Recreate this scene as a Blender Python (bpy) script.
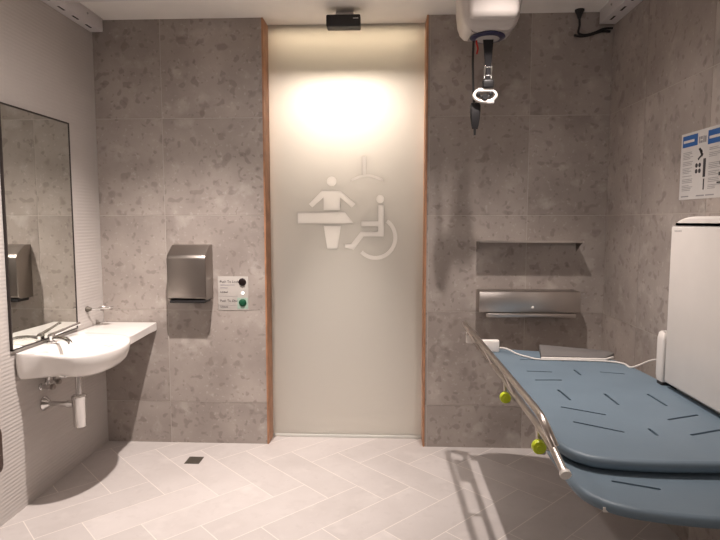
import bpy, bmesh, math, random
from mathutils import Vector, Matrix
random.seed(7)
for o in list(bpy.data.objects): bpy.data.objects.remove(o)
S = bpy.context.scene
COL = S.collection
PI = math.pi

# ------------------------------------------------------------------ camera, world, lights, exposure
cd = bpy.data.cameras.new('camera'); cam = bpy.data.objects.new('camera', cd); COL.objects.link(cam)
cd.sensor_width = 36; cd.lens = 28.0; cd.clip_start = 0.05
cam.location = (0, 0, 1.41)
cam.rotation_euler = (math.radians(85.0), 0, math.radians(2.55))
S.camera = cam
w = bpy.data.worlds.new('world'); S.world = w; w.use_nodes = True
w.node_tree.nodes['Background'].inputs[0].default_value = (1, .93, .88, 1)
w.node_tree.nodes['Background'].inputs[1].default_value = 0.05
S.view_settings.view_transform = 'Standard'; S.view_settings.look = 'None'
S.view_settings.gamma = 1; S.view_settings.use_curve_mapping = False
S.view_settings.exposure = 0.08
YREAR = -1.27
WARM = (1.0, 0.885, 0.825)

def spot(name, loc, energy, size=PI * .86, blend=.5, r=.024, col=WARM, aim=None):
    l = bpy.data.lights.new(name, 'SPOT'); l.energy = energy; l.color = col
    l.spot_size = size; l.spot_blend = blend; l.shadow_soft_size = r
    o = bpy.data.objects.new(name, l); COL.objects.link(o); o.location = loc; 
    if aim: o.rotation_euler = (Vector(aim) - Vector(loc)).to_track_quat('-Z', 'Y').to_euler()
    return o
def area(name, loc, rot, sx, sy, energy, col=WARM):
    l = bpy.data.lights.new(name, 'AREA'); l.shape = 'RECTANGLE'; l.size = sx; l.size_y = sy
    l.energy = energy; l.color = col
    o = bpy.data.objects.new(name, l); COL.objects.link(o); o.location = loc; o.rotation_euler = rot
    return o
spot('downlight_beam', (-.87, 2.36, 2.60), 262, math.radians(85), 1., aim=(-1.28, 2.9, 0))
spot('downlight_spill', (-.87, 2.36, 2.60), 36, math.radians(170), 1.)
spot('downlight_beam', (.54, 2.46, 2.60), 125, math.radians(88), 1., aim=(.50, 2.6, 0))
spot('downlight_spill', (.54, 2.46, 2.60), 27, math.radians(136), 1.)
area('rear_fill_light', (-.2, YREAR, 2.05), (PI / 2, 0, 0), 1.4, .5, 11)  # added fill behind the camera, lifts the upper walls and ceiling
area('corridor_ceiling_lamp', (-.27, 3.86, 2.34), (0, 0, 0), .55, .06, 52, (1.0, .86, .74))
spot('corridor_floor_bounce_spot', (-.25, 4.0, 2.58), 1050, math.radians(44), 1., .05, (1.0, .90, .82))  # added spot; its bounce off the corridor floor brightens the lower glass
area('corridor_cove_strip', (-.25, 3.66, 2.60), (0, 0, 0), .90, .02, 7, (1.0, .80, .56))

# ------------------------------------------------------------------ materials
def mat(name, col, rough=.5, metal=0., spec=.5, var=0., vscale=8., emit=None, estr=0., bump=0., bscale=60., trans=0., ior=1.45, coat=0.):
    m = bpy.data.materials.new(name); m.use_nodes = True
    nt = m.node_tree; b = nt.nodes['Principled BSDF']
    b.inputs['Base Color'].default_value = (*col, 1)
    b.inputs['Roughness'].default_value = rough; b.inputs['Metallic'].default_value = metal
    b.inputs['Specular IOR Level'].default_value = spec
    b.inputs['Transmission Weight'].default_value = trans; b.inputs['IOR'].default_value = ior
    b.inputs['Coat Weight'].default_value = coat
    if emit: b.inputs['Emission Color'].default_value = (*emit, 1); b.inputs['Emission Strength'].default_value = estr
    tc = nt.nodes.new('ShaderNodeTexCoord')
    if var or not emit:
        n = nt.nodes.new('ShaderNodeTexNoise'); n.inputs['Scale'].default_value = vscale; n.inputs['Detail'].default_value = 4
        nt.links.new(tc.outputs['Object'], n.inputs['Vector'])
        r = nt.nodes.new('ShaderNodeMapRange'); r.inputs[1].default_value = .3; r.inputs[2].default_value = .7
        v = max(var, .02); r.inputs[3].default_value = 1 - v; r.inputs[4].default_value = 1 + v
        nt.links.new(n.outputs['Fac'], r.inputs[0])
        mx = nt.nodes.new('ShaderNodeVectorMath'); mx.operation = 'SCALE'; mx.inputs[0].default_value = col
        nt.links.new(r.outputs[0], mx.inputs['Scale']); nt.links.new(mx.outputs[0], b.inputs['Base Color'])
    if bump:
        n2 = nt.nodes.new('ShaderNodeTexNoise'); n2.inputs['Scale'].default_value = bscale
        nt.links.new(tc.outputs['Object'], n2.inputs['Vector'])
        bp = nt.nodes.new('ShaderNodeBump'); bp.inputs['Strength'].default_value = bump; bp.inputs['Distance'].default_value = .002
        nt.links.new(n2.outputs['Fac'], bp.inputs['Height']); nt.links.new(bp.outputs[0], b.inputs['Normal'])
    return m

def stone(name, base, dark, light, spots=.5, rough=.45, tonevar=.05, scale=1.0):
    """terrazzo-like porcelain; a per-tile colour attribute 'tone' shifts shade and pattern"""
    m = bpy.data.materials.new(name); m.use_nodes = True; nt = m.node_tree; N = nt.nodes.new; L = nt.links.new
    b = nt.nodes['Principled BSDF']; b.inputs['Roughness'].default_value = rough; b.inputs['Specular IOR Level'].default_value = .4
    tc = N('ShaderNodeTexCoord'); at = N('ShaderNodeAttribute'); at.attribute_name = 'tone'
    sc = N('ShaderNodeVectorMath'); sc.operation = 'SCALE'; sc.inputs['Scale'].default_value = 37.
    L(at.outputs['Color'], sc.inputs[0])
    ad = N('ShaderNodeVectorMath'); ad.operation = 'ADD'; L(tc.outputs['Object'], ad.inputs[0]); L(sc.outputs[0], ad.inputs[1])
    def noise(s, d, lo, hi, a, c):
        n = N('ShaderNodeTexNoise'); n.inputs['Scale'].default_value = s * scale; n.inputs['Detail'].default_value = d
        L(ad.outputs[0], n.inputs['Vector'])
        r = N('ShaderNodeMapRange'); r.inputs[1].default_value = lo; r.inputs[2].default_value = hi
        r.inputs[3].default_value = a; r.inputs[4].default_value = c; L(n.outputs['Fac'], r.inputs[0]); return r.outputs[0]
    def mix(fac, A, B):
        x = N('ShaderNodeMix'); x.data_type = 'RGBA'
        if isinstance(A, tuple): x.inputs[6].default_value = (*A, 1)
        else: L(A, x.inputs[6])
        x.inputs[7].default_value = (*B, 1); L(fac, x.inputs[0]); return x.outputs[2]
    c = mix(noise(3.2, 6, .35, .68, 0, .55), base, dark)
    c = mix(noise(13, 1, .64, .72, 0, spots), c, dark)
    c = mix(noise(34, 1, .66, .74, 0, spots * 1.1), c, dark)
    c = mix(noise(46, 1, .64, .74, 0, spots * .5), c, light)
    c = mix(noise(22, .5, .655, .71, 0, spots), c, dark)
    c = mix(noise(7, 4, .58, .75, 0, .45), c, light)
    sx = N('ShaderNodeSeparateColor'); L(at.outputs['Color'], sx.inputs[0])
    r = N('ShaderNodeMapRange'); r.inputs[3].default_value = 1 - tonevar; r.inputs[4].default_value = 1 + tonevar; L(sx.outputs[0], r.inputs[0])
    s2 = N('ShaderNodeVectorMath'); s2.operation = 'SCALE'; L(c, s2.inputs[0]); L(r.outputs[0], s2.inputs['Scale'])
    L(s2.outputs[0], b.inputs['Base Color'])
    return m

M = dict(
    wall_stone=stone('grey_stone_tile', (.41, .362, .33), (.205, .172, .155), (.60, .555, .515), .50),
    grout=mat('pale_grout', (.47, .43, .39), .8),
    floor_stone=stone('pale_floor_tile', (.56, .52, .50), (.46, .42, .40), (.66, .62, .59), .2, .55, .05),
    floor_grout=mat('white_floor_grout', (.72, .67, .62), .8),
    ribbed=mat('white_ribbed_tile', (.52, .485, .46), .40, var=.03, vscale=3),
    paint=mat('white_ceiling_paint', (.88, .85, .81), .7, bump=.1),
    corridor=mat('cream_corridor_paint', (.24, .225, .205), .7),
    rail=mat('white_powder_coat', (.74, .71, .71), .35, var=.02),
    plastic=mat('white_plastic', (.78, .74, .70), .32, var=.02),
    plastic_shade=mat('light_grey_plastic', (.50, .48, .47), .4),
    slot=mat('black_slot', (.012, .012, .014), .6),
    black=mat('black_plastic', (.015, .014, .015), .4),
    webbing=mat('black_webbing', (.02, .018, .02), .85, bump=.4, bscale=300),
    navy=mat('navy_plastic', (.025, .025, .07), .3),
    red=mat('red_cord', (.5, .03, .02), .5),
    hoist_shell=mat('cream_hoist_shell', (.60, .555, .52), .34, var=.02),
    ceramic=mat('white_ceramic', (.86, .83, .80), .16, spec=.5, var=.01, coat=.3),
    chrome=mat('polished_chrome', (.72, .71, .70), .12, 1.),
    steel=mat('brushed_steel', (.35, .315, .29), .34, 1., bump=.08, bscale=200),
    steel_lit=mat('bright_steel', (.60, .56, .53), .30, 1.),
    tube=mat('satin_steel_tube', (.50, .455, .42), .30, 1.),
    mirror=mat('silvered_glass', (.80, .82, .78), .01, 1.),
    mirror_edge=mat('dark_mirror_frame', (.03, .022, .02), .4),
    timber=mat('orange_brown_timber', (.42, .21, .115), .45, var=.2, vscale=14),
    blue=mat('blue_grey_vinyl', (.145, .200, .250), .48, var=.05, vscale=5, bump=.12, bscale=120),
    blue_edge=mat('dark_blue_edge', (.045, .075, .10), .5),
    lime=mat('lime_plastic', (.56, .66, .03), .35),
    graypad=mat('grey_rubber_pad', (.16, .15, .145), .55),
    paper=mat('poster_paper', (.60, .58, .56), .5),
    poster_blue=mat('poster_blue_ink', (.03, .12, .36), .5),
    ink=mat('dark_ink', (.06, .055, .06), .6),
    ink_soft=mat('grey_ink', (.30, .29, .30), .6),
    signplate=mat('engraved_plate', (.46, .43, .40), .4),
    green=mat('green_button', (.008, .075, .035), .5, spec=.3),
    greenring=mat('pale_green_ring', (.34, .45, .38), .4),
    darkbutton=mat('dark_red_button', (.012, .005, .005), .5, spec=.25),
    led=mat('white_indicator', (1, 1, 1), .4, emit=(1, .97, .92), estr=3.),
    drain=mat('drain_steel', (.13, .115, .095), .5, .6),
    brown=mat('dark_brown_plastic', (.07, .045, .035), .45),
    rubber=mat('grey_seal', (.62, .62, .58), .5),
)
# frosted glass: light passes diffusely, front keeps a soft sheen
def frosted(name, tint, front, rough, k):
    m = bpy.data.materials.new(name); m.use_nodes = True; nt = m.node_tree; N = nt.nodes.new; L = nt.links.new
    for n in list(nt.nodes): nt.nodes.remove(n)
    out = N('ShaderNodeOutputMaterial'); t = N('ShaderNodeBsdfTranslucent'); t.inputs[0].default_value = (*tint, 1)
    d = N('ShaderNodeBsdfDiffuse'); d.inputs[0].default_value = (*front, 1)
    g = N('ShaderNodeBsdfGlossy'); g.inputs['Roughness'].default_value = rough; g.inputs[0].default_value = (.9, .9, .88, 1)
    n = N('ShaderNodeTexNoise'); n.inputs['Scale'].default_value = 220; tc = N('ShaderNodeTexCoord'); L(tc.outputs['Object'], n.inputs['Vector'])
    bp = N('ShaderNodeBump'); bp.inputs['Strength'].default_value = .05; bp.inputs['Distance'].default_value = .001
    L(n.outputs['Fac'], bp.inputs['Height']); L(bp.outputs[0], g.inputs['Normal'])
    a = N('ShaderNodeMixShader'); a.inputs[0].default_value = k; L(t.outputs[0], a.inputs[1]); L(d.outputs[0], a.inputs[2])
    f = N('ShaderNodeFresnel'); f.inputs[0].default_value = 1.4
    c = N('ShaderNodeMixShader'); L(f.outputs[0], c.inputs[0]); L(a.outputs[0], c.inputs[1]); L(g.outputs[0], c.inputs[2])
    L(c.outputs[0], out.inputs[0]); return m
M['frost'] = frosted('frosted_glass', (.82, .80, .77), (.42, .40, .375), .38, .36)
M['frost_symbol'] = frosted('white_symbol_frosting', (.95, .93, .90), (.95, .92, .89), .5, .42)

# ------------------------------------------------------------------ helpers
def tag(o, label=None, cat=None, group=None, kind=None):
    if label: o['label'] = label
    if cat: o['category'] = cat
    if group: o['group'] = group
    if kind: o['kind'] = kind
    return o
def obj(name, bm, m, parent=None, smooth=True, angle=35):
    me = bpy.data.meshes.new(name)
    bmesh.ops.recalc_face_normals(bm, faces=bm.faces)
    bm.to_mesh(me); bm.free()
    for k in (m if isinstance(m, (list, tuple)) else [m]): me.materials.append(k)
    o = bpy.data.objects.new(name, me); COL.objects.link(o)
    if smooth:
        for p in me.polygons: p.use_smooth = True
        try: me.set_sharp_from_angle(angle=math.radians(angle))
        except Exception: pass
    if parent:
        o.parent = parent
        r = parent
        off = Vector((0, 0, 0))
        while r: off += r.location; r = r.parent
        me.transform(Matrix.Translation(-off))          # geometry is written in world coordinates
    return o
def thing(name, label, cat, loc, group=None):
    o = bpy.data.objects.new(name, None); COL.objects.link(o); o.location = loc; o.empty_display_size = .05
    return tag(o, label, cat, group)
def origin(o, loc):
    """top-level one-mesh thing: move its origin onto the thing"""
    o.data.transform(Matrix.Translation(-Vector(loc))); o.location = loc; return o
def box(bm, x0, x1, y0, y1, z0, z1, bev=0., seg=2, mi=0):
    r = bmesh.ops.create_cube(bm, size=1)
    vs = r['verts']
    for v in vs:
        v.co = Vector((x0 + (v.co.x + .5) * (x1 - x0), y0 + (v.co.y + .5) * (y1 - y0), z0 + (v.co.z + .5) * (z1 - z0)))
    fs = {f for v in vs for f in v.link_faces}
    for f in fs: f.material_index = mi
    if bev:
        es = list({e for v in vs for e in v.link_edges})
        bmesh.ops.bevel(bm, geom=es, offset=bev, segments=seg, profile=.5, affect='EDGES')
    return bm
def B(*a, **k): return box(bmesh.new(), *a, **k)
def frame_of(t):
    t = t.normalized(); a = Vector((0, 0, 1)) if abs(t.z) < .9 else Vector((1, 0, 0))
    u = t.cross(a).normalized(); return u, t.cross(u).normalized()
def tube(bm, pts, r, n=12, cap=True, closed=False):
    pts = [Vector(p) for p in pts]; rs = r if isinstance(r, (list, tuple)) else [r] * len(pts)
    rings = []; u = None
    for i, p in enumerate(pts):
        if closed: t = pts[(i + 1) % len(pts)] - pts[i - 1]
        else: t = pts[min(i + 1, len(pts) - 1)] - pts[max(i - 1, 0)]
        t.normalize()
        if u is None: u, v = frame_of(t)
        else:
            u = (u - t * u.dot(t)).normalized(); v = t.cross(u).normalized()
        rings.append([bm.verts.new(p + (u * math.cos(2 * PI * k / n) + v * math.sin(2 * PI * k / n)) * rs[i]) for k in range(n)])
    m = len(rings)
    for i in range(m if closed else m - 1):
        a, b = rings[i], rings[(i + 1) % m]
        for k in range(n): bm.faces.new((a[k], a[(k + 1) % n], b[(k + 1) % n], b[k]))
    if cap and not closed:
        bm.faces.new(rings[0][::-1]); bm.faces.new(rings[-1])
    return bm
def T(pts, r, **k): return tube(bmesh.new(), pts, r, **k)
def smooth_path(pts, n=6, closed=False):
    pts = [Vector(p) for p in pts]; out = []; m = len(pts)
    for i in range(m if closed else m - 1):
        if closed: a, b, c, d = pts[i - 1], pts[i], pts[(i + 1) % m], pts[(i + 2) % m]
        else: a, b, c, d = pts[max(i - 1, 0)], pts[i], pts[i + 1], pts[min(i + 2, m - 1)]
        for k in range(n):
            t = k / n
            out.append(.5 * ((2 * b) + (c - a) * t + (2 * a - 5 * b + 4 * c - d) * t * t + (3 * b - a - 3 * c + d) * t ** 3))
    if not closed: out.append(pts[-1])
    return out
def lathe(bm, prof, loc, axis='Z', n=28):
    rings = []
    for r, h in prof:
        ring = []
        for k in range(n):
            a = 2 * PI * k / n; c, s = r * math.cos(a), r * math.sin(a)
            p = {'Z': (c, s, h), 'Y': (c, h, s), 'X': (h, c, s)}[axis]
            ring.append(bm.verts.new(Vector(loc) + Vector(p)))
        rings.append(ring)
    for a, b in zip(rings, rings[1:]):
        for k in range(n): bm.faces.new((a[k], a[(k + 1) % n], b[(k + 1) % n], b[k]))
    bm.faces.new(rings[0][::-1]); bm.faces.new(rings[-1]); return bm
def LA(*a, **k): return lathe(bmesh.new(), *a, **k)
def prism(bm, pts, vec):
    vs = [bm.verts.new(p) for p in pts]; f = bm.faces.new(vs)
    r = bmesh.ops.extrude_face_region(bm, geom=[f]); nv = [g for g in r['geom'] if isinstance(g, bmesh.types.BMVert)]
    bmesh.ops.translate(bm, verts=nv, vec=Vector(vec)); return bm
def offset(poly, d):
    """inset a CCW 2D outline by d"""
    out = []; m = len(poly)
    for i in range(m):
        a, b, c = poly[i - 1], poly[i], poly[(i + 1) % m]
        t = (c - a)
        if t.length < 1e-9: out.append(b.copy()); continue
        t.normalize(); out.append(b + Vector((-t.y, t.x)) * d)
    return out
def loft(bm, poly, levels):
    poly = [Vector((p[0], p[1])) for p in poly]
    rings = [[bm.verts.new((q.x, q.y, z)) for q in offset(poly, d)] for z, d in levels]
    m = len(poly)
    for a, b in zip(rings, rings[1:]):
        for k in range(m): bm.faces.new((a[k], a[(k + 1) % m], b[(k + 1) % m], b[k]))
    bm.faces.new(rings[0][::-1]); bm.faces.new(rings[-1]); return bm
def rrect(x0, x1, y0, y1, r, n=6):
    out = []
    for cx, cy, a0 in ((x1 - r, y1 - r, 0), (x0 + r, y1 - r, 90), (x0 + r, y0 + r, 180), (x1 - r, y0 + r, 270)):
        for k in range(n + 1):
            a = math.radians(a0 + 90 * k / n); out.append(Vector((cx + r * math.cos(a), cy + r * math.sin(a))))
    return out
def textbm(s, size, matx, depth=.0004, align='LEFT'):
    cu = bpy.data.curves.new('t', 'FONT'); cu.body = s; cu.size = size; cu.extrude = depth; cu.align_x = align; cu.resolution_u = 3
    o = bpy.data.objects.new('t', cu); COL.objects.link(o)
    bpy.context.view_layer.update()
    me = bpy.data.meshes.new_from_object(o.evaluated_get(bpy.context.evaluated_depsgraph_get()))
    bm = bmesh.new(); bm.from_mesh(me); bmesh.ops.transform(bm, matrix=matx, verts=bm.verts)
    bpy.data.objects.remove(o); bpy.data.curves.remove(cu); bpy.data.meshes.remove(me); return bm
def merge(*bms):
    a = bmesh.new()
    for b in bms:
        me = bpy.data.meshes.new('x'); b.to_mesh(me); b.free(); a.from_mesh(me); bpy.data.meshes.remove(me)
    return a

# ------------------------------------------------------------------ room dimensions
XL, XR, YB, ZC = -1.77, 1.32, 3.42, 2.615
YR = -1.3                     # wall behind the camera
DL, DR = -.741, .252          # door opening
TS = .588; G = .0017; TP = .0015

def tiles(bm, a0, a1, b0, b1, aj, bj, place):
    """thin tiles (slot 1) over the backing; place(a, b, t) -> point; t is height above the backing"""
    lay = bm.loops.layers.color.get('tone') or bm.loops.layers.color.new('tone')
    def cuts(lo, hi, j):
        k = math.ceil((lo - j) / TS + 1e-6); out = [lo]
        while j + k * TS < hi - 1e-6: out.append(j + k * TS); k += 1
        return [out[0]] + [c for c in out[1:] if hi - c > .04] + [hi]
    A, Bc = cuts(a0, a1, aj), cuts(b0, b1, bj)
    for i in range(len(A) - 1):
        for j in range(len(Bc) - 1):
            x0, x1 = A[i] + (G if i else 0), A[i + 1] - (G if i < len(A) - 2 else 0)
            y0, y1 = Bc[j] + (G if j else 0), Bc[j + 1] - (G if j < len(Bc) - 2 else 0)
            lo = [bm.verts.new(place(x, y, 0)) for x, y in ((x0, y0), (x1, y0), (x1, y1), (x0, y1))]
            hi = [bm.verts.new(place(x, y, TP)) for x, y in ((x0, y0), (x1, y0), (x1, y1), (x0, y1))]
            fs = [bm.faces.new(hi)] + [bm.faces.new((lo[k], lo[(k + 1) % 4], hi[(k + 1) % 4], hi[k])) for k in range(4)]
            col = (random.random(), random.random(), random.random(), 1)
            for f in fs:
                f.material_index = 1
                for l in f.loops: l[lay] = col

# back wall, two piers beside the full-height doorway
for nm, x0, x1, aj in (('wall_back', XL - .12, DL, -1.358), ('wall_back', DR, XR + .12, .852)):
    bm = B(x0, x1, YB, YB + .20, -.05, ZC + .02)
    tiles(bm, max(x0, XL), min(x1, XR), 0, ZC, aj, .267, lambda a, b, t: Vector((a, YB - t, b)))
    tag(obj(nm, bm, [M['grout'], M['wall_stone']], smooth=False), kind='structure')
bm = B(XR, XR + .12, YR, YB, -.05, ZC + .02)
tiles(bm, YR, YB, 0, ZC, 2.968, .267, lambda a, b, t: Vector((XR - t, a, b)))
tag(obj('wall_right', bm, [M['grout'], M['wall_stone']], smooth=False), kind='structure')
bm = B(XL - .12, XR + .12, YR - .12, YR, -.05, ZC + .02)
tag(obj('wall_front', bm, M['ribbed'], smooth=False), kind='structure')
# left wall: horizontal wavy ribs
bm = bmesh.new(); P = .0186; n = int(ZC / P * 8)
cols = []
for k in range(n + 1):
    z = ZC * k / n; d = .0005 * math.sin(2 * PI * z / P)
    cols.append((bm.verts.new((XL - .0016 + d, YR, z)), bm.verts.new((XL - .0016 + d, YB, z))))
for a, b in zip(cols, cols[1:]): bm.faces.new((a[0], a[1], b[1], b[0]))
b0 = [bm.verts.new(p) for p in ((XL - .12, YR, 0), (XL - .12, YB, 0), (XL - .12, YB, ZC), (XL - .12, YR, ZC))]
bm.faces.new(b0)
bm.faces.new((b0[0], b0[1], cols[0][1], cols[0][0])); bm.faces.new((b0[3], b0[2], cols[-1][1], cols[-1][0]))
bm.faces.new([b0[0]] + [c[0] for c in cols] + [b0[3]]); bm.faces.new([b0[1]] + [c[1] for c in cols] + [b0[2]])
tag(obj('wall_left', bm, M['ribbed'], angle=80), kind='structure')

# floor: 45 degree herringbone of 200 x 600 planks, carried on into the corridor
bm = B(XL - .12, XR + .12, YR - .12, 5.2, -.06, -.0002)
lay = bm.loops.layers.color.new('tone'); W = .2; q = math.sqrt(.5)
tb = bmesh.new(); tl = tb.loops.layers.color.new('tone')
def uv2xy(U, Vp):
    u, v = (U + .67) * W, (-Vp + .68) * W
    return Vector(((u - v) * q, (u + v) * q, 0))
for i in range(-40, 60):
    for j in range(-60, 40):
        k = (i - j - 4) % 6
        if k == 0: u0, u1, v0, v1 = i, i + 3, j, j + 1
        elif k == 5: u0, u1, v0, v1 = i, i + 1, j, j + 3
        else: continue
        c = uv2xy((u0 + u1) / 2, (v0 + v1) / 2)
        if not (XL - .5 < c.x < XR + .5 and YR - .5 < c.y < 5.5): continue
        g = .0020 / W
        vs = [tb.verts.new(uv2xy(a, b)) for a, b in ((u0 + g, v0 + g), (u1 - g, v0 + g), (u1 - g, v1 - g), (u0 + g, v1 - g))]
        f = tb.faces.new(vs); col = (random.random(), random.random(), random.random(), 1)
        for l in f.loops: l[tl] = col
        f.material_index = 1
for co, no in (((XL, 0, 0), (-1, 0, 0)), ((XR, 0, 0), (1, 0, 0)), ((0, YR, 0), (0, -1, 0)), ((0, 5.1, 0), (0, 1, 0))):
    bmesh.ops.bisect_plane(tb, geom=tb.verts[:] + tb.edges[:] + tb.faces[:], plane_co=co, plane_no=no, clear_outer=True)
me = bpy.data.meshes.new('t'); tb.to_mesh(me); tb.free(); bm.from_mesh(me); bpy.data.meshes.remove(me)
for f in bm.faces:
    if f.normal.z < 0 and f.material_index == 1: f.normal_flip()
me = bpy.data.meshes.new('floor'); bm.to_mesh(me); bm.free(); me.materials.append(M['floor_grout']); me.materials.append(M['floor_stone'])
fl = bpy.data.objects.new('floor', me); COL.objects.link(fl); tag(fl, kind='structure')

tag(obj('ceiling', B(XL - .12, XR + .12, YR - .12, YB + .20, ZC, ZC + .1), M['paint'], smooth=False), kind='structure')
# the corridor behind the glass
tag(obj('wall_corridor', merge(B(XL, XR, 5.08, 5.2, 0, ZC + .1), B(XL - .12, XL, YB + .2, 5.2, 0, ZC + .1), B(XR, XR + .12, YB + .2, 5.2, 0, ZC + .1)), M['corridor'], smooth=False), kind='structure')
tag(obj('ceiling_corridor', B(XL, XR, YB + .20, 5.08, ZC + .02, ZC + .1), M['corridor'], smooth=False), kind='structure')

# ------------------------------------------------------------------ doorway
door = bpy.data.objects.new('door_1', None); COL.objects.link(door); door.location = (-.245, 3.55, 0); tag(door, kind='structure')
for x0, x1 in ((DL, DL + .011), (DR - .011, DR)):
    obj('timber_lining', B(x0, x1, YB - .006, YB + .195, 0, ZC, bev=.002), M['timber'], door)
YG = 3.55
glass = obj('glass_panel', B(DL + .013, DR - .013, YG, YG + .012, .018, ZC), M['frost'], door, smooth=False)
obj('floor_track', B(DL + .011, DR - .011, YG - .008, YG + .02, 0, .018, bev=.002), M['rubber'], door)
# printed symbols on the glass: a carer standing at a bench and a wheelchair with hoist
def sym(name, bm, lab=None):
    co = obj('cutter', merge(bm.copy()), M['frost_symbol'], smooth=False)
    bmesh.ops.translate(bm, verts=bm.verts, vec=(0, 0, 0))
    for v in co.data.vertices: v.co.y = YG - .01 if v.co.y < YG + .006 else YG + .022
    md = glass.modifiers.new('b', 'BOOLEAN'); md.object = co; md.operation = 'DIFFERENCE'; md.solver = 'EXACT'; md.use_self = True
    bpy.context.view_layer.update()
    me = bpy.data.meshes.new_from_object(glass.evaluated_get(bpy.context.evaluated_depsgraph_get()))
    glass.modifiers.clear(); glass.data = me; bpy.data.objects.remove(co)
    o = obj(name, bm, M['frost_symbol'], glass, smooth=False)
    if lab: o['label'] = lab
    return o
def flat(pts):               # symbols go through the pane; the pane is cut out around them
    return prism(bmesh.new(), [(x, YG, z) for x, z in pts], (0, .012, 0))
def spx(px, py):            # symbol drawing grid: photo-like units to metres on the glass plane
    return (-.245 + (px - 345.8) * .00621 * 1.0, 1.4085 - (py - 221.5) * .00635)
def disc(cx, cy, r, n=24):
    c = spx(cx, cy); return [(c[0] + r * math.cos(2 * PI * k / n), c[1] + r * math.sin(2 * PI * k / n)) for k in range(n)]
def z7(a, b): return spx(280 + a / 4.5, 150 + b / 4.5)
sym('carer_symbol', merge(
    flat(disc(331, 182, .031)),
    flat([z7(*p) for p in ((185, 185), (270, 185), (338, 245), (322, 262), (268, 215), (268, 272), (192, 272), (192, 215), (140, 260), (124, 245))]),
    flat([z7(*p) for p in ((192, 342), (272, 342), (255, 446), (208, 446))])))
sym('bench_symbol', flat([z7(*p) for p in ((72, 282), (290, 282), (332, 332), (72, 332))]))
arc = []
cx, cy, R1, R2 = 430, 395, 100, 82
for k in range(25): a = math.radians(-55 + 190 * k / 24); arc.append(z7(cx + R1 * math.cos(a), cy + R1 * math.sin(a)))
for k in range(24, -1, -1): a = math.radians(-55 + 190 * k / 24); arc.append(z7(cx + R2 * math.cos(a), cy + R2 * math.sin(a)))
sym('wheelchair_symbol', merge(flat(disc(380.2, 199.5, .026)),
    flat([z7(*p) for p in ((442, 250), (468, 250), (468, 390), (375, 390), (330, 450), (290, 440), (290, 424), (318, 424), (362, 368), (442, 368), (442, 345), (365, 345), (365, 322), (442, 322))]),
    flat(arc)))
hoist_arc = []
for k in range(13): t = k / 12; hoist_arc.append(z7(318 + 146 * t, 135 - 22 * math.sin(PI * t)))
for k in range(12, -1, -1): t = k / 12; hoist_arc.append(z7(318 + 146 * t, 147 - 22 * math.sin(PI * t)))
sym('hoist_symbol', merge(flat([z7(*p) for p in ((370, 35), (386, 35), (386, 114), (370, 114))]), flat(hoist_arc)))

# door sensor under the ceiling
t = thing('door_sensor', 'small black motion sensor bar on the ceiling above the glass door', 'sensor', (-.24, 3.32, ZC))
obj('housing', B(-.337, -.143, 3.26, 3.34, 2.505, 2.572, bev=.008, seg=3), M['black'], t)
obj('mount', merge(B(-.29, -.19, 3.345, 3.40, 2.53, ZC, bev=.002), B(-.28, -.20, 3.33, 3.36, 2.53, 2.56)), M['rail'], t)
o = obj('marking', B(-.185, -.155, 3.2588, 3.2603, 2.546, 2.551), M['plastic_shade'], t, smooth=False); o['label'] = 'tiny pale printed marking'

# ------------------------------------------------------------------ ceiling hoist system
def side_rail(x0, x1, slot_x, label):
    t = thing('hoist_rail', label, 'rail', ((x0 + x1) / 2, 1.5, ZC), 'ceiling hoist side rails')
    bm = B(x0, x1, -.6, 3.395, 2.537, ZC, bev=.003)
    obj('channel', bm, M['rail'], t)
    for y in [3.287 - .137 * k for k in range(6)]:
        obj('slot', B(slot_x - .006, slot_x + .006, y - .030, y + .030, 2.5362, 2.540), M['slot'], t, smooth=False)
    hx = x1 if x0 < 0 else x0; sg = 1 if x0 < 0 else -1
    for y in [3.22, 2.98, 2.90, 2.74, 2.60]:
        bm = bmesh.new(); bmesh.ops.create_uvsphere(bm, u_segments=10, v_segments=6, radius=.007, matrix=Matrix.Translation((hx, y, 2.585)))
        obj('bolt', bm, M['plastic_shade'], t)
side_rail(XL, -1.692, -1.724, 'white hoist rail along the top of the ribbed left wall')
side_rail(1.228, XR - TP, 1.262, 'white hoist rail along the top of the stone right wall')
t = thing('hoist_crossbeam', 'white crossbeam spanning the ceiling between the two hoist rails', 'beam', (0, 2.93, 2.6))
obj('beam', B(-1.69, 1.226, 2.86, 2.985, 2.555, 2.608, bev=.004), M['rail'], t)
obj('groove', B(-1.60, 1.14, 2.915, 2.93, 2.5538, 2.556), M['plastic_shade'], t, smooth=False)

h = thing('ceiling_hoist', 'cream ceiling hoist motor hanging from the crossbeam with strap and spreader', 'hoist', (.50, 2.87, 2.55))
# body: rounded box that narrows downwards
bm = bmesh.new(); lv = []
for z, ins in ((2.60, .012), (2.585, 0), (2.50, 0), (2.44, .002), (2.38, .010), (2.345, .022), (2.325, .040), (2.314, .065)): lv.append((z, ins))
loft(bm, rrect(.352, .645, 2.73, 3.01, .06, 6), lv[::-1])
obj('motor_housing', bm, M['hoist_shell'], h, angle=60)
bm = bmesh.new(); loft(bm, rrect(.384, .626, 2.712, 2.80, .03, 5), [(2.352, .022), (2.362, .010), (2.385, .002), (2.56, 0), (2.575, .006)])
obj('front_cover', bm, M['hoist_shell'], h, angle=60)
obj('cover_seam', B(.395, .60, 2.7108, 2.7135, 2.452, 2.456, bev=.001), M['plastic_shade'], h)
obj('bottom_ring', LA([(.05, 2.318), (.082, 2.316), (.086, 2.308), (.078, 2.303), (.04, 2.301)], (.500, 2.868, 0)), M['navy'], h)
bm = LA([(.055, 2.3018), (.058, 2.3), (.03, 2.2985)], (.500, 2.868, 0)); obj('ring_insert', bm, M['plastic_shade'], h)
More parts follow.
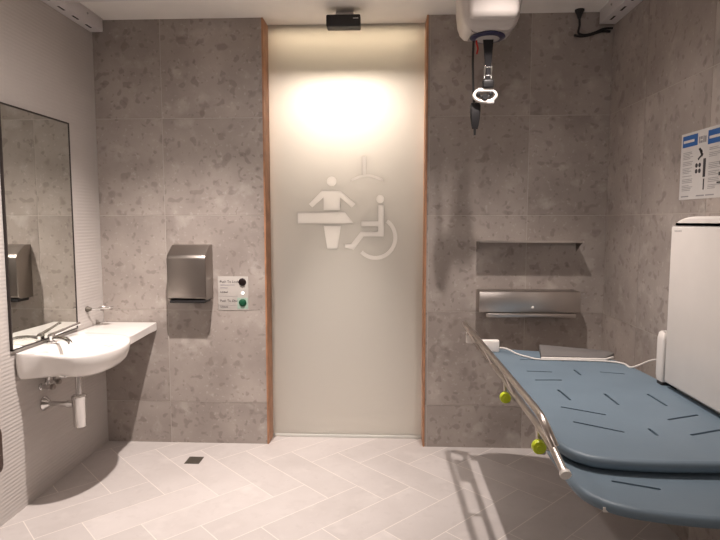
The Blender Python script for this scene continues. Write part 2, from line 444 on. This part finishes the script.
# strap, tapering webbing
bm = bmesh.new()
prism(bm, [(.478, 2.866, 2.305), (.530, 2.866, 2.305), (.520, 2.866, 2.165), (.492, 2.866, 2.165)], (0, .006, 0))
strap = obj('lift_strap', bm, M['webbing'], h, smooth=False)
bm = merge(B(.484, .494, 2.860, 2.876, 2.105, 2.172, bev=.003), B(.517, .527, 2.860, 2.876, 2.105, 2.172, bev=.003),
           T([(.484, 2.868, 2.165), (.527, 2.868, 2.165)], .006), T([(.484, 2.868, 2.125), (.527, 2.868, 2.125)], .006))
o = obj('buckle', bm, M['chrome'], strap); o['label'] = 'chrome buckle'
obj('webbing_loop', B(.496, .515, 2.863, 2.873, 2.085, 2.17, bev=.002), M['webbing'], strap)
obj('swivel', B(.480, .533, 2.850, 2.886, 2.064, 2.104, bev=.006, seg=3), M['black'], h)
# white spreader: rounded ring with two open windows
bm = bmesh.new()
tube(bm, [(.493 + .054 * math.cos(2 * PI * k / 32), 2.868, 2.030 + .030 * math.sin(2 * PI * k / 32)) for k in range(32)], .0082, n=10, closed=True)
box(bm, .456, .530, 2.859, 2.877, 2.046, 2.066, bev=.005)
sp = obj('spreader', bm, M['plastic'], h, angle=60)
obj('spreader_hub', merge(LA([(.013, -.014), (.016, -.01), (.016, .01), (.013, .014)], (.492, 2.868, 2.022), 'Y'), B(.452, .470, 2.858, 2.878, 2.028, 2.050, bev=.004), B(.512, .530, 2.858, 2.878, 2.028, 2.050, bev=.004),
    T([(.455, 2.868, 2.032), (.492, 2.868, 2.018), (.53, 2.868, 2.034)], .006)), M['black'], sp)
o = obj('spreader_tail', B(.500, .538, 2.860, 2.876, 1.990, 2.006, bev=.004), M['plastic_shade'], sp)
# handset on its cable
c = obj('handset_cable', T(smooth_path([(.437, 2.90, 2.330), (.436, 2.905, 2.20), (.440, 2.903, 2.08), (.446, 2.90, 1.985)], 6), .006, n=8), M['black'], h)
hb = bmesh.new(); loft(hb, rrect(.424, .478, 2.884, 2.916, .012, 4), [(1.872, .016), (1.885, .010), (1.93, .003), (1.985, 0), (2.00, .006)])
hs = obj('handset', hb, M['black'], h, angle=50)
obj('handset_tip', T([(.450, 2.90, 1.876), (.451, 2.90, 1.842)], [.007, .005], n=10), M['black'], hs)
obj('emergency_cord', T(smooth_path([(.452, 2.885, 2.325), (.449, 2.883, 2.29), (.456, 2.883, 2.262), (.451, 2.883, 2.235)], 5), .0045, n=8), M['red'], h)

# black cable drop near the right rail
t = thing('ceiling_cable', 'black cable dropping from the ceiling and looping beside the right rail end', 'cable', (1.11, 3.37, ZC))
obj('cable_gland', LA([(.026, ZC), (.026, ZC - .008), (.014, ZC - .030), (.009, ZC - .05)], (1.108, 3.375, 0)), M['black'], t)
bm = T(smooth_path([(1.108, 3.375, ZC - .04), (1.112, 3.377, 2.53), (1.108, 3.38, 2.487), (1.15, 3.385, 2.478), (1.20, 3.385, 2.49), (1.25, 3.385, 2.510), (1.30, 3.38, 2.512)], 7), .0065, n=8)
tube(bm, smooth_path([(1.085, 3.388, 2.478), (1.13, 3.39, 2.472), (1.18, 3.39, 2.480), (1.24, 3.39, 2.497), (1.29, 3.39, 2.497)], 6), .007, n=8)
obj('cable', bm, M['black'], t)

# ------------------------------------------------------------------ left side: mirror, basin, tap, trap
t = thing('wall_mirror', 'tall rectangular mirror with thin dark edge on the ribbed left wall', 'mirror', (XL, 2.81, .80))
bm = merge(B(XL, XL + .012, 2.530, 2.537, .795, 1.953), B(XL, XL + .012, 3.095, 3.100, .795, 1.953), B(XL, XL + .012, 2.53, 3.10, .795, .802), B(XL, XL + .012, 2.53, 3.10, 1.946, 1.953))
obj('frame', bm, M['mirror_edge'], t, smooth=False)
obj('glass', B(XL, XL + .009, 2.5372, 3.0948, .8022, 1.9458), M['mirror'], t, smooth=False)

ZT = .777
wb = thing('washbasin', 'white ceramic washbasin with side counter in the left corner', 'washbasin', (XL, 2.9, .66))
out = smooth_path([(-1.769, 2.548, 0), (-1.70, 2.556, 0), (-1.64, 2.560, 0), (-1.585, 2.548, 0), (-1.525, 2.532, 0), (-1.465, 2.535, 0), (-1.405, 2.575, 0), (-1.362, 2.645, 0), (-1.343, 2.735, 0), (-1.345, 2.83, 0),
                   (-1.362, 2.90, 0), (-1.40, 2.975, 0), (-1.45, 3.03, 0), (-1.55, 3.07, 0)], 5) 
out = [Vector((p.x, p.y)) for p in out] + [Vector((-1.66, 3.08)), Vector((-1.767, 3.08)), Vector((-1.767, 2.95)), Vector((-1.767, 2.80)), Vector((-1.767, 2.68))]
bc = Vector((-1.545, 2.785))
NR = 96
def ray_hit(a):
    d = Vector((math.cos(a), math.sin(a))); best = None
    for i in range(len(out)):
        p, r = out[i - 1], out[i]; e = r - p; den = d.x * e.y - d.y * e.x
        if abs(den) < 1e-12: continue
        w_ = p - bc; s = (w_.x * e.y - w_.y * e.x) / den; u = (w_.x * d.y - w_.y * d.x) / den
        if s > 0 and -1e-6 <= u <= 1 + 1e-6 and (best is None or s < best): best = s
    return bc + d * best
A = [2 * PI * k / NR for k in range(NR)]; O = [ray_hit(a) for a in A]
def toward(p, d):
    if p.x < -1.56: d *= max(.15, min(1, (p.x + 1.77) / .21))
    v = bc - p; return p + v.normalized() * min(d, v.length)
ell = []
for a in A:
    d = Vector((math.cos(a), math.sin(a))); rr = 1 / math.sqrt((d.x / .168) ** 2 + (d.y / .222) ** 2); ell.append(bc + Vector((.015, 0)) + d * rr)
def keep_wall(p, src):          # wall side stays flush while the rest tucks in
    return Vector((max(p.x, -1.768), p.y))
bm = bmesh.new(); rings = []
def ring(ps, z): rings.append([bm.verts.new((p.x, p.y, z if not callable(z) else z(p))) for p in ps])
def under(p, s): return Vector((p.x if p.x < -1.76 else toward(p, s).x, toward(p, s).y))
ring([bc + (toward(o_, .0) - bc) * .25 for o_ in O], .640)
ring([bc + (o_ - bc) * .55 for o_ in O], .642)
ring([toward(o_, .085) for o_ in O], .652)
ring([toward(o_, .045) for o_ in O], .665)
ring([toward(o_, .020) for o_ in O], .690)
ring([toward(o_, .006) for o_ in O], .725)
ring(O, .760)
ring([toward(o_, .002) for o_ in O], .770)
ring([toward(o_, .010) for o_ in O], ZT)
ring([(toward(o_, .012) * .5 + e * .5) for o_, e in zip(O, ell)], ZT - .002)
ring([e.copy() for e in ell], ZT - .004)
for s, z in ((.95, -.014), (.88, -.035), (.78, -.062), (.62, -.085), (.42, -.098), (.22, -.103), (.10, -.105)):
    ring([bc + Vector((.015, 0)) + (e - bc - Vector((.015, 0))) * s for e in ell], ZT + z)
for a, b in zip(rings, rings[1:]):
    for k in range(NR): bm.faces.new((a[k], a[(k + 1) % NR], b[(k + 1) % NR], b[k]))
bm.faces.new(rings[0][::-1]); bm.faces.new(rings[-1])
obj('bowl', bm, M['ceramic'], wb, angle=70)
cp = [(-1.766, 3.0), (-1.52, 2.96), (-1.405, 2.95), (-1.410, 3.06), (-1.428, 3.30), (-1.432, 3.4155), (-1.766, 3.4155)]
bm = loft(bmesh.new(), cp, [(.726, .004), (.730, 0), (.770, 0), (ZT - .001, .004)])
obj('counter', bm, M['ceramic'], wb, smooth=False)
obj('drain_plug', LA([(.028, .673), (.028, .677), (.02, .680)], (bc.x + .015, bc.y, 0)), M['chrome'], wb)

tp = thing('basin_tap', 'chrome lever tap at the wall edge of the washbasin', 'tap', (-1.732, 2.80, ZT))
obj('tap_body', LA([(.026, ZT + .0005), (.026, ZT + .008), (.019, ZT + .013), (.018, ZT + .034), (.020, ZT + .038), (.014, ZT + .048), (.004, ZT + .052)], (-1.732, 2.80, 0)), M['chrome'], tp)
obj('spout', T(smooth_path([(-1.732, 2.80, .797), (-1.68, 2.785, .806), (-1.63, 2.755, .806), (-1.600, 2.735, .799), (-1.590, 2.727, .787)], 5), [.0135] * 12 + [.0115] * 9, n=14), M['chrome'], tp)
obj('lever', T(smooth_path([(-1.732, 2.80, .820), (-1.724, 2.86, .824), (-1.716, 2.93, .832), (-1.708, 2.99, .838), (-1.706, 3.02, .840)], 5), [.010] * 8 + [.0075] * 9 + [.009] * 4, n=12), M['chrome'], tp)

sh = thing('soap_holder', 'small chrome soap holder on the left wall beyond the mirror', 'soap holder', (XL, 3.25, .885))
obj('wall_rosette', LA([(.016, XL), (.018, XL + .006), (.012, XL + .02), (.008, XL + .03)], (0, 3.22, .888), 'X'), M['drain'], sh)
bm = T([(-1.755, 3.22, .888), (-1.655, 3.26, .890)], .0045, n=8)
rr = [(-1.685 + .042 * math.cos(2 * PI * k / 20), 3.285 + .03 * math.sin(2 * PI * k / 20), .890) for k in range(20)]
tube(bm, rr, .0035, n=6, closed=True)
obj('ring', bm, M['chrome'], sh)
obj('dish', LA([(.010, .870), (.032, .874), (.036, .890), (.034, .890), (.028, .877), (.008, .874)], (-1.685, 3.285, 0)), M['steel'], sh)

tr = thing('bottle_trap', 'chrome bottle trap and valves under the washbasin', 'bottle trap', (-1.59, 2.77, .345))
obj('tailpipe', T([(-1.583, 2.77, .639), (-1.583, 2.77, .50)], .0155, n=16), M['chrome'], tr)
obj('trap_bottle', LA([(.026, .342), (.031, .347), (.032, .36), (.034, .49), (.037, .495), (.037, .507), (.030, .513), (.018, .515)], (-1.583, 2.77, 0)), M['chrome'], tr)
obj('waste_pipe', merge(T([(-1.61, 2.77, .462), (XL + .003, 2.77, .464)], .0135, n=14), T([(-1.612, 2.77, .462), (-1.645, 2.77, .4625)], .020, n=14)), M['chrome'], tr)
obj('wall_flange', LA([(.038, XL), (.038, XL + .005), (.026, XL + .018), (.016, XL + .03)], (0, 2.77, .464), 'X'), M['chrome'], tr)
for y, z in ((2.745, .560), (2.80, .572)):
    v = obj('angle_valve', merge(T([(XL, y, z), (XL + .055, y, z)], .011, n=12), T([(XL + .042, y, z - .012), (XL + .042, y, z + .035)], .009, n=10), LA([(.018, XL), (.018, XL + .004), (.012, XL + .008)], (0, y, z), 'X')), M['chrome'], tr)
    obj('valve_knob', LA([(.012, XL + .055), (.015, XL + .058), (.015, XL + .072), (.011, XL + .076)], (0, y, z), 'X', n=16), M['steel'], v)
    obj('supply_hose', T(smooth_path([(XL + .042, y, z + .03), (XL + .06, y + .002, .625), (XL + .10, 2.79, .600), (XL + .125, 2.80, .615), (XL + .13, 2.80, .638)], 5), .006, n=8), M['chrome'], v)

# dark rounded pull at the frame's left edge
bm = loft(bmesh.new(), rrect(XL, XL + .035, 2.30, 2.402, .012, 4), [(.27, .010), (.285, .003), (.30, 0), (.45, 0), (.465, .003), (.48, .010)])
o = obj('wall_guard', bm, M['brown'], angle=50); tag(o, 'dark brown rounded guard low on the ribbed wall at the far left', 'wall guard'); origin(o, (XL, 2.35, .27))

# floor drain
t = thing('floor_drain', 'square metal drain grate set in the floor left of the door', 'drain', (-1.122, 3.155, 0))
obj('drain_frame', B(-1.166, -1.078, 3.106, 3.204, -.004, .0012), M['drain'], t, smooth=False)
bm = bmesh.new()
for k in range(7): box(bm, -1.160 + k * .0118, -1.153 + k * .0118, 3.112, 3.198, .001, .0022)
obj('drain_grid', bm, M['drain'], t, smooth=False)

# ------------------------------------------------------------------ hand dryer and door plate
t = thing('hand_dryer', 'brushed steel hand dryer on the stone wall above the basin counter', 'hand dryer', (-1.20, YB, .93))
yw = YB - TP
side = [(yw, .935), (3.30, .935), (3.275, .950), (3.272, 1.19), (3.285, 1.208), (3.36, 1.262), (3.375, 1.266), (yw, 1.266)]
bm = prism(bmesh.new(), [(-1.302, y, z) for y, z in side], (.236, 0, 0))
bmesh.ops.bevel(bm, geom=[e for e in bm.edges if abs(e.verts[0].co.y - yw) > .001 or abs(e.verts[1].co.y - yw) > .001], offset=.006, segments=3, profile=.5, affect='EDGES')
obj('cover', bm, M['steel'], t, angle=40)
obj('air_outlet', B(-1.292, -1.078, 3.282, 3.39, .918, .936, bev=.004), M['black'], t)

pl = thing('door_control_plate', 'small grey door control plate with a dark and a green push button', 'control plate', (-.94, YB, .96))
px0, px1, pz0, pz1, py = -1.036, -.846, .856, 1.068, YB - TP - .003
obj('plate', B(px0, px1, py, YB - TP, pz0, pz1, bev=.0012), M['signplate'], pl)
bx = -.882
for z, m_, nm in ((1.033, 'darkbutton', 'dark red lock button'), (.904, 'green', 'green open button')):
    obj('button', LA([(.0235, py), (.0235, py - .004), (.019, py - .007), (.0165, py - .013), (.012, py - .015)], (bx, 0, z), 'Y'), M[m_], pl)['label'] = nm
obj('button_surround', B(bx - .033, bx + .033, py - .0012, py, .866, .935), M['greenring'], pl, smooth=False)['label'] = 'pale green square behind the green button'
obj('indicator_light', LA([(.008, py), (.008, py - .003), (.004, py - .005)], (bx + .002, 0, .965), 'Y', n=16), M['led'], pl)
def wtext(s, size, x, z): return textbm(s, size, Matrix.Translation((x, py - .0006, z)) @ Matrix.Rotation(PI / 2, 4, 'X'))
for a_ in (('Push To Lock', .0215, px0 + .012, 1.028), ('Locked', .0165, px0 + .014, .965), ('Push To Open', .0205, px0 + .012, .909), ('Unlock', .0165, px0 + .014, .872)):
    obj('lettering', wtext(*a_), M['ink'], pl, smooth=False)
for x1_, z_ in ((.105, 1.012), (.062, .994)): obj('fine_print', B(px0 + .015, px0 + x1_, py - .0008, py, z_, z_ + .005), M['ink_soft'], pl, smooth=False)
obj('divider_line', merge(B(px0 + .004, px1 - .066, py - .001, py, .943, .9442), B(px0 + .004, px1 - .066, py - .001, py, .887, .8882)), M['ink_soft'], pl, smooth=False)

# ------------------------------------------------------------------ right side of back wall: shelf and dispenser
t = thing('steel_shelf', 'thin steel wall shelf above the recessed paper dispenser', 'shelf', (.85, YB, 1.29))
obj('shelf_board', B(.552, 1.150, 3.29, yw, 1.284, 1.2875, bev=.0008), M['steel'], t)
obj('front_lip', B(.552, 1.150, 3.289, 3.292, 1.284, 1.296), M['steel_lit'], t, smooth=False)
for x in (.553, 1.146):
    obj('bracket', prism(bmesh.new(), [(x, yw, 1.286), (x, 3.305, 1.286), (x, 3.36, 1.262), (x, yw, 1.225)], (.003, 0, 0)), M['steel'], t, smooth=False)
t = thing('towel_dispenser', 'wide stainless towel dispenser below the steel shelf', 'dispenser', (.85, YB, .85))
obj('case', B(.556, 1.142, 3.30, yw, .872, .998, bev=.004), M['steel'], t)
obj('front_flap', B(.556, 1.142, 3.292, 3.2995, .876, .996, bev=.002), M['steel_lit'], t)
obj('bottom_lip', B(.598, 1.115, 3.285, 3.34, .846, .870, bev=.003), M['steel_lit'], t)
obj('lock', LA([(.008, 3.2925), (.008, 3.289), (.005, 3.287)], (.867, 0, .905), 'Y', n=14), M['plastic'], t)['label'] = 'small white round lock'

# ------------------------------------------------------------------ changing table
ct = thing('changing_table', 'wall-mounted adult changing table with blue slatted bed and steel side guard', 'changing table', (1.2, 2.3, .5))
def bed(name, poly, z0, z1, grooves, parent):
    t_ = z1 - z0
    bm = loft(bmesh.new(), poly, [(z0, .014), (z0 + .004, .005), (z0 + .012, 0), (z1 - .014, 0), (z1 - .006, .003), (z1 - .0015, .009), (z1, .017)])
    o = obj(name, bm, M['blue'], parent, angle=50)
    bm = bmesh.new(); bm.from_mesh(o.data); bmesh.ops.triangulate(bm, faces=[f for f in bm.faces if len(f.verts) > 4]); bm.to_mesh(o.data); bm.free()
    cuts = []
    for (a, b, c_, d) in grooves:
        cb = bmesh.new()
        p, r = Vector((a, b)), Vector((c_, d)); u = (r - p).normalized(); nrm = Vector((-u.y, u.x)); w_ = .0060
        ps = []
        for k in range(7): an = PI / 2 + PI * k / 6; ps.append(p + (u * math.cos(an) + nrm * math.sin(an)) * w_)
        for k in range(7): an = -PI / 2 + PI * k / 6; ps.append(r + (u * math.cos(an) + nrm * math.sin(an)) * w_)
        prism(cb, [(q_.x, q_.y, z1 - .009) for q_ in ps], (0, 0, .03))
        co = obj('cutter', cb, M['blue_edge'], smooth=False)
        co.data.transform(Matrix.Translation(-parent.location)); co.location = parent.location
        md = o.modifiers.new('b', 'BOOLEAN'); md.object = co; md.operation = 'DIFFERENCE'; md.solver = 'EXACT'
        cuts.append(co)
    bpy.context.view_layer.update()
    me = bpy.data.meshes.new_from_object(o.evaluated_get(bpy.context.evaluated_depsgraph_get()))
    o.modifiers.clear(); o.data = me
    for co in cuts: bpy.data.objects.remove(co)
    bm = bmesh.new(); bm.from_mesh(me)
    for e in bm.edges:
        if len(e.link_faces) == 2:
            a, b = e.link_faces
            if (abs(a.normal.z) > .999) != (abs(b.normal.z) > .999): e.smooth = False
    bm.to_mesh(me); bm.free()
    return o
polyA = smooth_path([(.600, 1.685, 0), (.66, 1.652, 0), (.80, 1.634, 0), (1.0, 1.636, 0), (1.14, 1.65, 0), (1.215, 1.69, 0), (1.244, 1.78, 0), (1.246, 2.1, 0), (1.240, 2.45, 0), (1.222, 2.72, 0), (1.185, 2.88, 0), (1.10, 2.97, 0),
                     (.95, 3.035, 0), (.78, 3.085, 0), (.67, 3.108, 0), (.602, 3.100, 0), (.560, 3.06, 0), (.547, 2.98, 0), (.546, 2.6, 0), (.546, 2.2, 0), (.548, 1.88, 0), (.562, 1.75, 0)], 5, closed=True)
gA = [(.68, 2.64, .785, 2.63), (.68, 2.49, .79, 2.495), (.733, 2.343, .739, 2.215), (.68, 2.124, .81, 2.045), (.674, 1.963, .806, 1.875), (.907, 2.67, .907, 2.585), (.907, 2.296, .907, 2.165),
      (1.021, 2.639, 1.115, 2.61), (1.083, 2.299, 1.088, 2.161), (1.021, 2.003, 1.148, 2.056), (.907, 1.906, .907, 1.852), (1.024, 1.858, 1.144, 1.908), (.907, 2.90, .907, 2.84), (.70, 2.86, .80, 2.87)]
bed('main_bed_section', polyA, .664, .70, gA, ct)
polyB = smooth_path([(a * .956, b * .956, 0) for a, b, _ in [(.590, 1.585, 0), (.65, 1.522, 0), (.75, 1.485, 0), (.90, 1.462, 0), (1.05, 1.470, 0), (1.16, 1.50, 0), (1.222, 1.56, 0), (1.236, 1.66, 0), (1.236, 1.9, 0), (1.225, 2.05, 0), (.90, 2.07, 0), (.60, 2.05, 0), (.572, 1.95, 0), (.568, 1.80, 0), (.570, 1.66, 0)]], 5, closed=True)
gB = [(.666, 1.600, .775, 1.557), (.975, 1.557, 1.07, 1.600)]
bed('foot_bed_section', polyB, .624, .656, gB, ct)
obj('foot_label', B(.590, .625, 1.4740, 1.4760, .628, .642), M['plastic'], ct, smooth=False).data.transform(Matrix.Identity(4))
# frame under the beds
bm = merge(B(.70, .74, 1.62, 2.98, .585, .6235, bev=.004), B(1.10, 1.14, 1.62, 2.90, .585, .6235, bev=.004))
obj('bed_frame', bm, M['tube'], ct)
for x, y in ((.705, 2.2), (.705, 2.8), (1.105, 2.2), (1.105, 2.8)): obj('bed_spacer', B(x, x + .03, y, y + .05, .623, .6645), M['tube'], ct, smooth=False)
for y in (1.85, 2.62):
    bm = prism(bmesh.new(), [(1.30, y, .56), (1.30, y, .40), (1.25, y, .40), (.72, y, .555), (.72, y, .585), (1.25, y, .585)], (0, .035, 0))
    if y > 2: bmesh.ops.translate(bm, verts=bm.verts, vec=(0, -.2, 0))
    else: bmesh.ops.translate(bm, verts=bm.verts, vec=(0, 0, -.0))
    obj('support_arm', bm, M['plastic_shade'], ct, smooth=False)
# housing against the right wall
def yz_prism(x0, x1, pts, bev):
    bm = prism(bmesh.new(), [(x0, y, z) for y, z in pts], (x1 - x0, 0, 0))
    if bev:
        es = [e for e in bm.edges if abs(e.verts[0].co.x - x0) < 1e-5 and abs(e.verts[1].co.x - x0) < 1e-5]
        bmesh.ops.bevel(bm, geom=es, offset=bev, segments=4, profile=.5, affect='EDGES')
    return bm
xw = XR - TP
bm = yz_prism(1.200, xw, [(.95, .28), (2.418, .28), (2.418, .62), (2.418, 1.388), (.95, 1.388)], .0)
# recess the bed side: the bed tucks over the lower housing
bm.free()
bm = B(1.248, xw, .98, 2.405, .28, .72, bev=.006)
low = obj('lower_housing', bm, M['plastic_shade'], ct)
obj('upper_housing', B(1.200, xw, .95, 2.412, .722, 1.388, bev=.007, seg=3), M['plastic'], ct)
pts = [(.97, 1.390), (2.405, 1.390)] + [(2.405 - .155 * (1 - math.cos(PI / 2 * k / 8)), 1.390 + .038 * math.sin(PI / 2 * k / 8)) for k in range(1, 9)] + [(1.12, 1.428)] + [(.97 + .15 * (1 - math.sin(PI / 2 * k / 6)), 1.390 + .038 * math.cos(PI / 2 * k / 6)) for k in range(1, 6)]
obj('housing_cap', yz_prism(1.206, xw, pts, .012), M['plastic'], ct, angle=50)
obj('cap_seam', B(1.2025, xw, .975, 2.41, 1.3875, 1.3905), M['plastic_shade'], ct, smooth=False)
obj('maker_mark', merge(*[B(1.1992, 1.2002, 2.375 - .0115 * k, 2.382 - .0115 * k, 1.366, 1.372) for k in range(5)]), M['plastic_shade'], ct, smooth=False)['label'] = 'tiny grey maker marking'
bm = loft(bmesh.new(), rrect(1.195, xw, 2.425, 2.485, .012, 4), [(.715, .004), (.74, 0), (.90, 0), (.925, .005), (.935, .016)])
obj('hinge_cover', bm, M['plastic'], ct, angle=50)
obj('hinge_foot', B(1.20, 1.30, 2.43, 2.478, .675, .716, bev=.004), M['black'], ct)
# side guard
gd = obj('side_guard', merge(
    T([(.436, 3.045, .857)] + smooth_path([(.460, 1.69, .842), (.4615, 1.62, .836), (.468, 1.575, .812), (.482, 1.555, .775)], 6), .0115, n=14),
    T([(.500, 3.06, .752), (.500, 1.80, .748), (.503, 1.64, .735), (.510, 1.548, .700)], .0115, n=14),
    T([(.436, 3.045, .857), (.442, 3.062, .842), (.470, 3.070, .800), (.500, 3.06, .752)], .0125, n=12),
    *[T([(.4365 + (.4605 - .4365) * (3.045 - y) / 1.4, y, .856 - .014 * (3.045 - y) / 1.4), (.500, y, .750)], .0085, n=10) for y in (2.56, 2.12)]), M['tube'], ct, angle=60)
obj('guard_end_ring', T([(.5098, 1.551, .7015), (.5107, 1.541, .6975)], .0160, n=14), M['plastic'], gd)['label'] = 'white end ring'
obj('guard_plate', prism(bmesh.new(), [(.452, 2.99, .828), (.496, 2.99, .756), (.496, 2.80, .755), (.454, 2.80, .825)], (.003, 0, .002)), M['steel_lit'], gd, smooth=False)
for y in (2.24, 1.74):
    st = obj('guard_stay', merge(T([(.500, y + .05, .748), (.503, y + .05, .700), (.530, y + .05, .676), (.56, y + .05, .672)], .010, n=10), B(.494, .512, y, y + .06, .672, .708, bev=.003)), M['tube'], ct)
    kn = LA([(.009, y - .004), (.020, y - .002), (.0225, y + .004), (.0225, y + .018), (.018, y + .022)], (.492, 0, .694), 'Y', n=24)
    k_ = obj('release_knob', kn, M['lime'], st); k_['label'] = 'lime green release knob'
    obj('knob_spiral', T([(.492 + r_ * math.cos(a_), y - .0045, .694 + r_ * math.sin(a_)) for a_, r_ in [(j * .5, .004 + j * .0011) for j in range(12)]], .0016, n=6), M['lime'], k_)

# control box and connector
cb = thing('control_box', 'white control box clipped beside the far end of the steel guard', 'control box', (.57, 3.04, .70))
obj('box_body', B(.522, .622, 3.015, 3.055, .7005, .765, bev=.006, seg=3), M['plastic'], cb)
obj('box_connector', merge(B(.452, .490, 3.078, 3.10, .735, .778, bev=.004), T([(.458, 3.09, .780), (.454, 3.09, .795), (.472, 3.09, .797)], .004, n=8), B(.488, .524, 3.056, 3.09, .742, .766, bev=.003)), M['plastic'], cb)
o = obj('control_cable', T(smooth_path([(.620, 3.03, .722), (.66, 3.01, .722), (.705, 2.96, .7065), (.75, 2.89, .7055), (.79, 2.852, .7055), (.90, 2.846, .7055), (1.05, 2.835, .7055), (1.13, 2.822, .7055), (1.185, 2.78, .7055), (1.195, 2.71, .706), (1.262, 2.67, .75), (1.30, 2.64, .76), (xw, 2.60, .74)], 7), .0042, n=8), M['plastic'])
tag(o, 'thin white cable running from the control box across the blue bed to the wall', 'cable'); origin(o, (.62, 3.03, .722))
pd = thing('head_pad', 'flat grey pad with a white front edge at the far end of the blue bed', 'pad', (.97, 2.94, .70))
bm = prism(bmesh.new(), [(.806, 2.875, .7005), (1.125, 2.860, .7005), (1.195, 2.92, .7005), (1.175, 2.958, .7005), (.842, 3.045, .7005)], (0, 0, .018))
bmesh.ops.bevel(bm, geom=bm.edges[:], offset=.003, segments=2, profile=.5, affect='EDGES')
for v in bm.verts:
    if v.co.z > .71: v.co.z += (v.co.y - 2.86) * .12
obj('pad_body', bm, M['graypad'], pd)
obj('pad_front_trim', T([(.806, 2.870, .7075), (1.125, 2.856, .7075), (1.180, 2.898, .7075)], .006, n=10), M['plastic'], pd)['label'] = 'white trim'

# ------------------------------------------------------------------ instruction poster on the right wall
po = thing('instruction_poster', 'white instruction poster with blue headings on the right wall above the housing', 'poster', (XR, 2.3, 1.5))
xp = XR - TP
obj('sheet', B(xp - .0015, xp, 2.02, 2.592, 1.503, 1.790), M['paper'], po, smooth=False)
xf = xp - .0016
def ink(y1, y0, z0, z1): return B(xf - .0006, xf, y0, y1, z0, z1)
for a_ in ((2.580, 2.462, 1.730, 1.779), (2.385, 2.255, 1.722, 1.778)): obj('blue_heading', ink(*a_), M['poster_blue'], po, smooth=False)
def ptext(s, size, y, z): return textbm(s, size, Matrix.Translation((xf - .0008, y, z)) @ Matrix.Rotation(-PI / 2, 4, 'Z') @ Matrix.Rotation(PI / 2, 4, 'X'), .0003)
for a_ in ((2.572, 1.748), (2.375, 1.743)): obj('heading_line', B(xf - .0012, xf, a_[0] - .085, a_[0], a_[1], a_[1] + .011), M['paper'], po, smooth=False)
obj('grey_logo', merge(ink(2.452, 2.444, 1.735, 1.762), ink(2.441, 2.425, 1.735, 1.745), ink(2.441, 2.425, 1.750, 1.762), ink(2.420, 2.412, 1.735, 1.762), ink(2.409, 2.398, 1.735, 1.760)), M['ink_soft'], po, smooth=False)
rnd = random.Random(3)
for y0_ in (2.572, 2.372):
    z = 1.705; ls = []
    while z > 1.54:
        if rnd.random() < .86: ls.append(ink(y0_, y0_ - rnd.uniform(.05, .085), z, z + .0022))
        z -= .0068
    obj('small_print', merge(*ls), M['ink_soft'], po, smooth=False)
for y0_ in (2.575, 2.455, 2.385): obj('footer_line', ink(y0_, y0_ - .06, 1.514, 1.519), M['ink_soft'], po, smooth=False)
pic = [ink(2.412, 2.394, 1.592, 1.668), ink(2.407, 2.399, 1.540, 1.585)]
def pdisc(y, z, r, n=16): return prism(bmesh.new(), [(xf, y + r * math.cos(2 * PI * k / n), z + r * math.sin(2 * PI * k / n)) for k in range(n)], (-.0006, 0, 0))
for dy, dz in ((.012, .012), (-.012, .012), (.012, -.012), (-.012, -.012)): pic.append(pdisc(2.450 + dy, 1.632 + dz, .0095))
def pquad(*p): return prism(bmesh.new(), [(xf, a, b) for a, b in p], (-.0006, 0, 0))
pic += [pquad((2.452, 1.712), (2.440, 1.716), (2.420, 1.700), (2.432, 1.690)), pdisc(2.430, 1.698, .009), pquad((2.455, 1.672), (2.420, 1.692), (2.414, 1.687), (2.450, 1.664)), pdisc(2.425, 1.685, .008)]
pic += [ink(2.30, 2.27, 1.590, 1.604), ink(2.31, 2.25, 1.560, 1.566), pdisc(2.285, 1.64, .012)]
for g_ in (pic[:6], pic[6:10], pic[10:12], pic[12:]): obj('diagram', merge(*g_), M['ink'], po, smooth=False)
